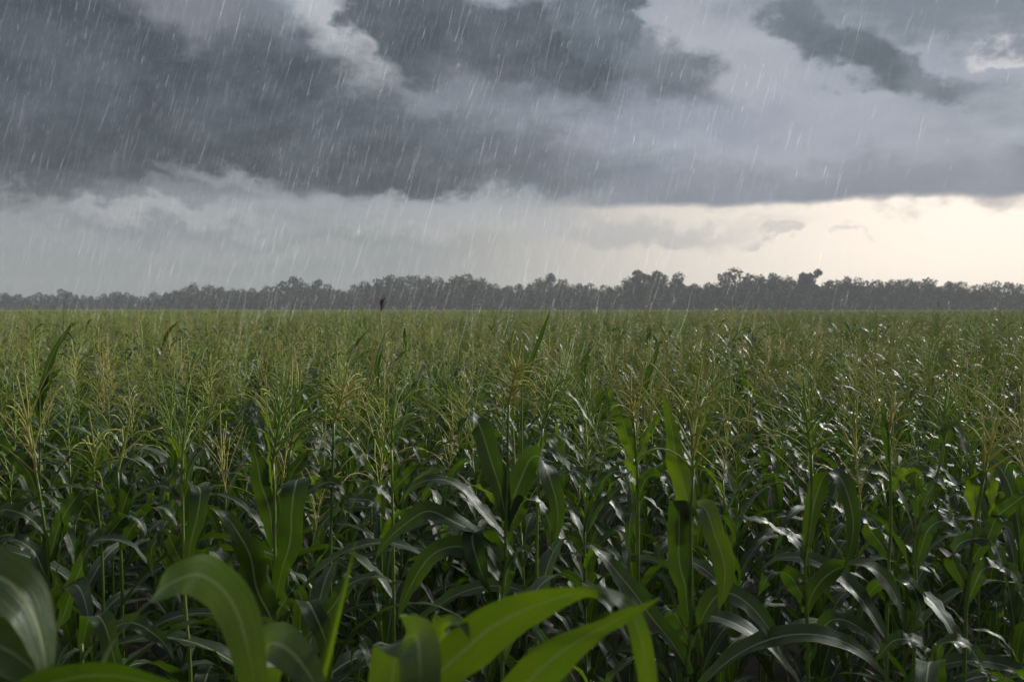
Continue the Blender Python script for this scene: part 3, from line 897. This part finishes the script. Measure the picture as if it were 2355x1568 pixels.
for i in range(36000):
    dpt = 2.6 * (34 / 2.6) ** (rr.random() ** .8)
    X = rr.uniform(-150, 2500)
    if rr.random() < min(.88, max(0, (X - 800) / 1500)):
        continue
    Y = rr.uniform(-120, 860)
    if Y > 720 and rr.random() < .5:
        continue
    p = at(X, Y, dpt)
    if rr.random() < .45:
        L, r = rr.uniform(.01, .05) * (.6 + dpt * .08), rr.uniform(.0005, .0010)
    else:
        L, r = min(.6, rr.uniform(.006, .022) * (1.5 + dpt) * (2.6 if rr.random() < .1 else 1)), rr.uniform(.0003, .0007)
    f = (FALL + Vector((rr.gauss(0, .045), rr.gauss(0, .05), rr.gauss(0, .02)))).normalized()
    wob = Vector((rr.gauss(0, 1), 0, 0)) * L * .012
    C = [p, p + f * (L * .3) + wob, p + f * (L * .65) - wob, p + f * L]
    add_tube(mb, C, lambda s: r * (.25 + 1.1 * math.sin(math.pi * min(1, .15 + s * .75))), 4)
rain = obj('rain', mb.build('rain', [M['rain']]))
tag(rain, 'slanting streaks of falling rain', 'rain', None, 'stuff')

# ------------------------------------------------------------------ haze
m, t = new_mat('rainy air')
v = t.n('ShaderNodeVolumePrincipled')
v.inputs['Color'].default_value = (.86, .90, .91, 1)
v.inputs['Density'].default_value = 0.00048
v.inputs['Anisotropy'].default_value = 0.2
o = t.n('ShaderNodeOutputMaterial')
t.put(o.inputs['Volume'], v.outputs[0])
hb = MB()
x0, x1, y0, y1, z0, z1 = -710, 710, -30, 810, -1, 27
hb.v = [Vector((x, y, z)) for z in (z0, z1) for y in (y0, y1) for x in (x0, x1)]
hb.uv = [(0, 0)] * 8
hb.f = [(0, 2, 3, 1), (4, 5, 7, 6), (0, 1, 5, 4), (2, 6, 7, 3), (0, 4, 6, 2), (1, 3, 7, 5)]
hb.mi = [0] * 6
hz = obj('haze', hb.build('haze', [m], False))
tag(hz, 'thin rain haze filling the air over the field', 'haze', None, 'stuff')

# ------------------------------------------------------------------ sky and light
SUN_EL, SUN_AZ = R(27), R(50)
wd = bpy.data.worlds.new('World')
S.world = wd
wd.use_nodes = True
t = NT(wd.node_tree)
gx, gy, gz = t.sep(t.n('ShaderNodeTexCoord').outputs['Generated'])
az = t.m('ARCTAN2', gx, gy)
el = t.m('ARCSINE', gz)
pv = t.vec(az, t.m('MULTIPLY', el, 1.5), 0.3)
_, cA = t.noise(pv, 5.0, 3, 0.5)
nB, cB = t.noise(pv, 15.0, 9, 0.58)
n3f, _ = t.noise(t.vec(az, t.m('MULTIPLY', el, 2.6), 4.0), 9.0, 7, 0.55, 0.4)
ax_, ay_, _ = t.sep(cA)
bx_, by_, _ = t.sep(cB)
def warp(p, a, b, ka, kb):
    return t.m('ADD', p, t.m('ADD', t.m('MULTIPLY', t.m('SUBTRACT', a, .5), ka), t.m('MULTIPLY', t.m('SUBTRACT', b, .5), kb)))
_, cC = t.noise(pv, 42.0, 6, 0.6)
cx_, cy_, _ = t.sep(cC)
qx = t.m('ADD', warp(az, ax_, bx_, .09, .10), t.m('MULTIPLY', t.m('SUBTRACT', cx_, .5), .028))
qy = t.m('ADD', warp(el, ay_, by_, .05, .085), t.m('MULTIPLY', t.m('SUBTRACT', cy_, .5), .022))
sy = warp(el, ay_, by_, .03, .03)          # gentler for flat cloud bases

def azel(X, Y):
    u, v = (X - 1177.5) / FPX, (713 - Y) / FPX
    a = math.atan(u)
    return a, math.atan(v * math.cos(a))
def blob(X, Y, rx, ry, rot=0.0, soft=.35):
    a, e = azel(X, Y)
    rx, ry = rx / FPX, ry / FPX
    c, s = math.cos(R(rot)), math.sin(R(rot))
    dx, dy = t.m('SUBTRACT', qx, a), t.m('SUBTRACT', qy, e)
    u = t.m('DIVIDE', t.m('ADD', t.m('MULTIPLY', dx, c), t.m('MULTIPLY', dy, s)), rx)
    v = t.m('DIVIDE', t.m('SUBTRACT', t.m('MULTIPLY', dy, c), t.m('MULTIPLY', dx, s)), ry)
    d = t.m('SQRT', t.m('ADD', t.m('MULTIPLY', u, u), t.m('MULTIPLY', v, v)))
    return t.step(d, 1 - soft, 1 + soft, 1, 0)
EL = lambda Y: math.atan((713 - Y) / FPX)
AZ = lambda X: math.atan((X - 1177.5) / FPX)
# clear strip over the horizon: grey rain on the left, warm light on the right
warm = t.step(az, AZ(800), AZ(2250))
strip = t.mix(warm, lin(141, 146, 149), lin(255, 241, 226, 1.15))
strip = t.mix(t.m('MULTIPLY', t.step(el, EL(690), EL(480)), t.step(az, AZ(900), AZ(300), 0, .6)), strip, lin(162, 165, 169))
col = strip
def lay(mask, c, op=1.0):
    global col
    col = t.mix(t.m('MULTIPLY', mask, op) if op < 1 else mask, col, c)
for b, c, op in ((blob(1250, 520, 420, 34, 0, .6), lin(176, 176, 178), .75), (blob(1755, 542, 34, 14, 0, .5), lin(205, 200, 194), .8), (blob(1930, 550, 60, 10, 0, .6), lin(226, 218, 208), .8),
                 (blob(1420, 545, 80, 12, 0, .6), lin(180, 178, 176), .6), (blob(250, 530, 260, 26, -6, .7), lin(134, 138, 145), .7), (blob(640, 590, 300, 20, 0, .8), lin(158, 160, 163), .6)):
    lay(b, c, op)
# main cloud deck
deckc = t.mix(t.step(n3f, .32, .68), lin(126, 134, 145), lin(164, 170, 179))
sr = warp(el, ay_, by_, .008, .014)
base_r = t.step(sr, EL(484), EL(464))
base_l = t.step(sy, EL(520), EL(425))
isr = t.step(az, AZ(1150), AZ(1500))
bm = t.n('ShaderNodeMix', data_type='FLOAT')
t.put(bm.inputs[0], isr); t.put(bm.inputs[2], base_l); t.put(bm.inputs[3], base_r)
lay(bm.outputs[0], deckc)
# darker flat undersides on the right
lay(t.m('MULTIPLY', t.m('MULTIPLY', t.step(sr, EL(484), EL(462)), t.step(sy, EL(440), EL(330), 1, 0)), isr), lin(122, 126, 139), .8)
for a in ((1640, 170, 130, 220, 35, .7, (176, 179, 188), .85), (1950, 320, 260, 90, -15, .6, (166, 169, 181), .7), (1330, 330, 190, 60, 20, .6, (158, 161, 173), .6), (2150, 140, 300, 50, 0, .6, (164, 170, 182), .8), (2290, 128, 44, 18, 0, .5, (214, 212, 214), .9),
          (1560, 260, 200, 60, -10, .6, (132, 140, 156), .6), (2050, 420, 420, 40, -4, .7, (128, 131, 144), .6), (780, 70, 62, 175, 35, .4, (180, 183, 188), 1)):
    lay(blob(*a[:6]), lin(*a[6]), a[7])
# storm cloud masses
dk = t.mix(t.step(nB, .3, .72), lin(62, 68, 75), lin(88, 94, 102))
dk2 = t.mix(t.step(nB, .3, .75), lin(82, 91, 99), lin(112, 121, 130))
flat = t.step(sy, EL(486), EL(428))
for a, c, op in (((120, 190, 560, 300, 0, .22), dk, 1), ((620, 300, 420, 190, -18, .3), dk, .98), ((1060, 350, 340, 90, -6, .5), dk, .75)):
    lay(t.m('MULTIPLY', blob(*a), flat), c, op)
for a, c, op in (((140, 462, 190, 30, 3, .5), dk, .8), ((560, 428, 150, 26, -4, .6), lin(150, 154, 159), .75), ((830, 428, 150, 24, 0, .5), dk, .7), ((420, 470, 140, 20, 4, .6), lin(120, 125, 132), .6),
                 ((330, 505, 260, 18, -3, .7), lin(176, 178, 181), .5), ((1000, 470, 260, 22, 3, .7), lin(172, 174, 178), .6)):
    lay(blob(*a), c, op)
for a, c, op in (((975, 60, 170, 140, -25, .14), dk, .97), ((1190, 100, 250, 95, -12, .22), dk, .95), ((1390, 65, 110, 80, -20, .14), dk2, .95), ((1500, 150, 150, 55, -25, .4), dk2, .75), ((1240, 190, 330, 60, 0, .6), dk, .6),
                 ((1800, 72, 76, 56, -20, .3), dk2, .85), ((1905, 135, 140, 55, -25, .34), dk2, .95), ((2060, 185, 130, 32, -14, .4), dk2, .8), ((2280, 15, 420, 80, -6, .5), lin(112, 121, 132), .85),
                 ((440, 20, 130, 55, 0, .7), lin(134, 138, 146), .75), ((1130, 230, 120, 60, -20, .7), lin(120, 124, 133), .5)):
    lay(blob(*a), c, op)
# unseen sky, shaped for the crop: dim overhead, bright patch added at right, dark behind
up = t.step(el, .38, .85)
lay(up, t.mix(t.step(n3f, .3, .7), (.16, .172, .19, 1), (.36, .38, .41, 1)))
side = t.m('MULTIPLY', t.m('MULTIPLY', t.step(az, .56, .9), t.step(az, 1.5, 2.0, 1, 0)), t.m('MULTIPLY', t.step(el, -.02, .05), t.step(el, .35, .75, 1, 0)))
lay(side, t.mix(t.step(n3f, .3, .7), (2.0, 2.0, 1.98, 1), (3.8, 3.75, 3.6, 1)))  # added bright patch out of view, throws grazing light on the crop tops
sidel = t.m('MULTIPLY', t.m('MULTIPLY', t.step(az, -.9, -.56, 1, 0), t.step(az, -2.0, -1.4)), t.m('MULTIPLY', t.step(el, -.02, .05), t.step(el, .3, .7, 1, 0)))
lay(sidel, t.mix(t.step(n3f, .3, .7), (.20, .21, .23, 1), (.38, .39, .41, 1)))
back = t.step(t.m('ABSOLUTE', az), 1.5, 2.1)
lay(t.m('MULTIPLY', back, t.step(el, .55, 1.2, 1, 0)), t.mix(t.step(n3f, .3, .7), (.05, .055, .062, 1), (.10, .105, .118, 1)))  # unseen sky behind the camera kept dark to deepen the crop gaps
sky = t.n('ShaderNodeTexSky', sky_type='NISHITA', sun_disc=False, sun_elevation=SUN_EL, sun_rotation=SUN_AZ)
sc = t.mix(1.0, col, (10, 10, 10, 1), 'MULTIPLY')
tot = t.mix(0.05, sc, sky.outputs[0])
bg = t.n('ShaderNodeBackground')
t.put(bg.inputs[0], tot)
bg.inputs[1].default_value = 0.1
o = t.n('ShaderNodeOutputWorld')
t.put(o.inputs[0], bg.outputs[0])

ld = bpy.data.lights.new('sun', 'SUN')
ld.energy = 3.0
ld.angle = R(14)
ld.color = (1, .975, .93)
lo = bpy.data.objects.new('sun', ld)
COL.objects.link(lo)
dv = Vector((math.sin(SUN_AZ) * math.cos(SUN_EL), math.cos(SUN_AZ) * math.cos(SUN_EL), math.sin(SUN_EL)))
lo.rotation_euler = (-dv).to_track_quat('-Z', 'Y').to_euler()

# ------------------------------------------------------------------ render settings
S.view_settings.view_transform = 'Standard'
S.view_settings.look = 'None'
S.view_settings.exposure = 0
S.view_settings.gamma = 1
c = S.cycles
S.render.engine = 'CYCLES'
c.use_denoising = True
c.max_bounces = 7
c.diffuse_bounces = 1
c.glossy_bounces = 2
c.transmission_bounces = 3
c.transparent_max_bounces = 12
c.volume_bounces = 1
c.sample_clamp_indirect = 4
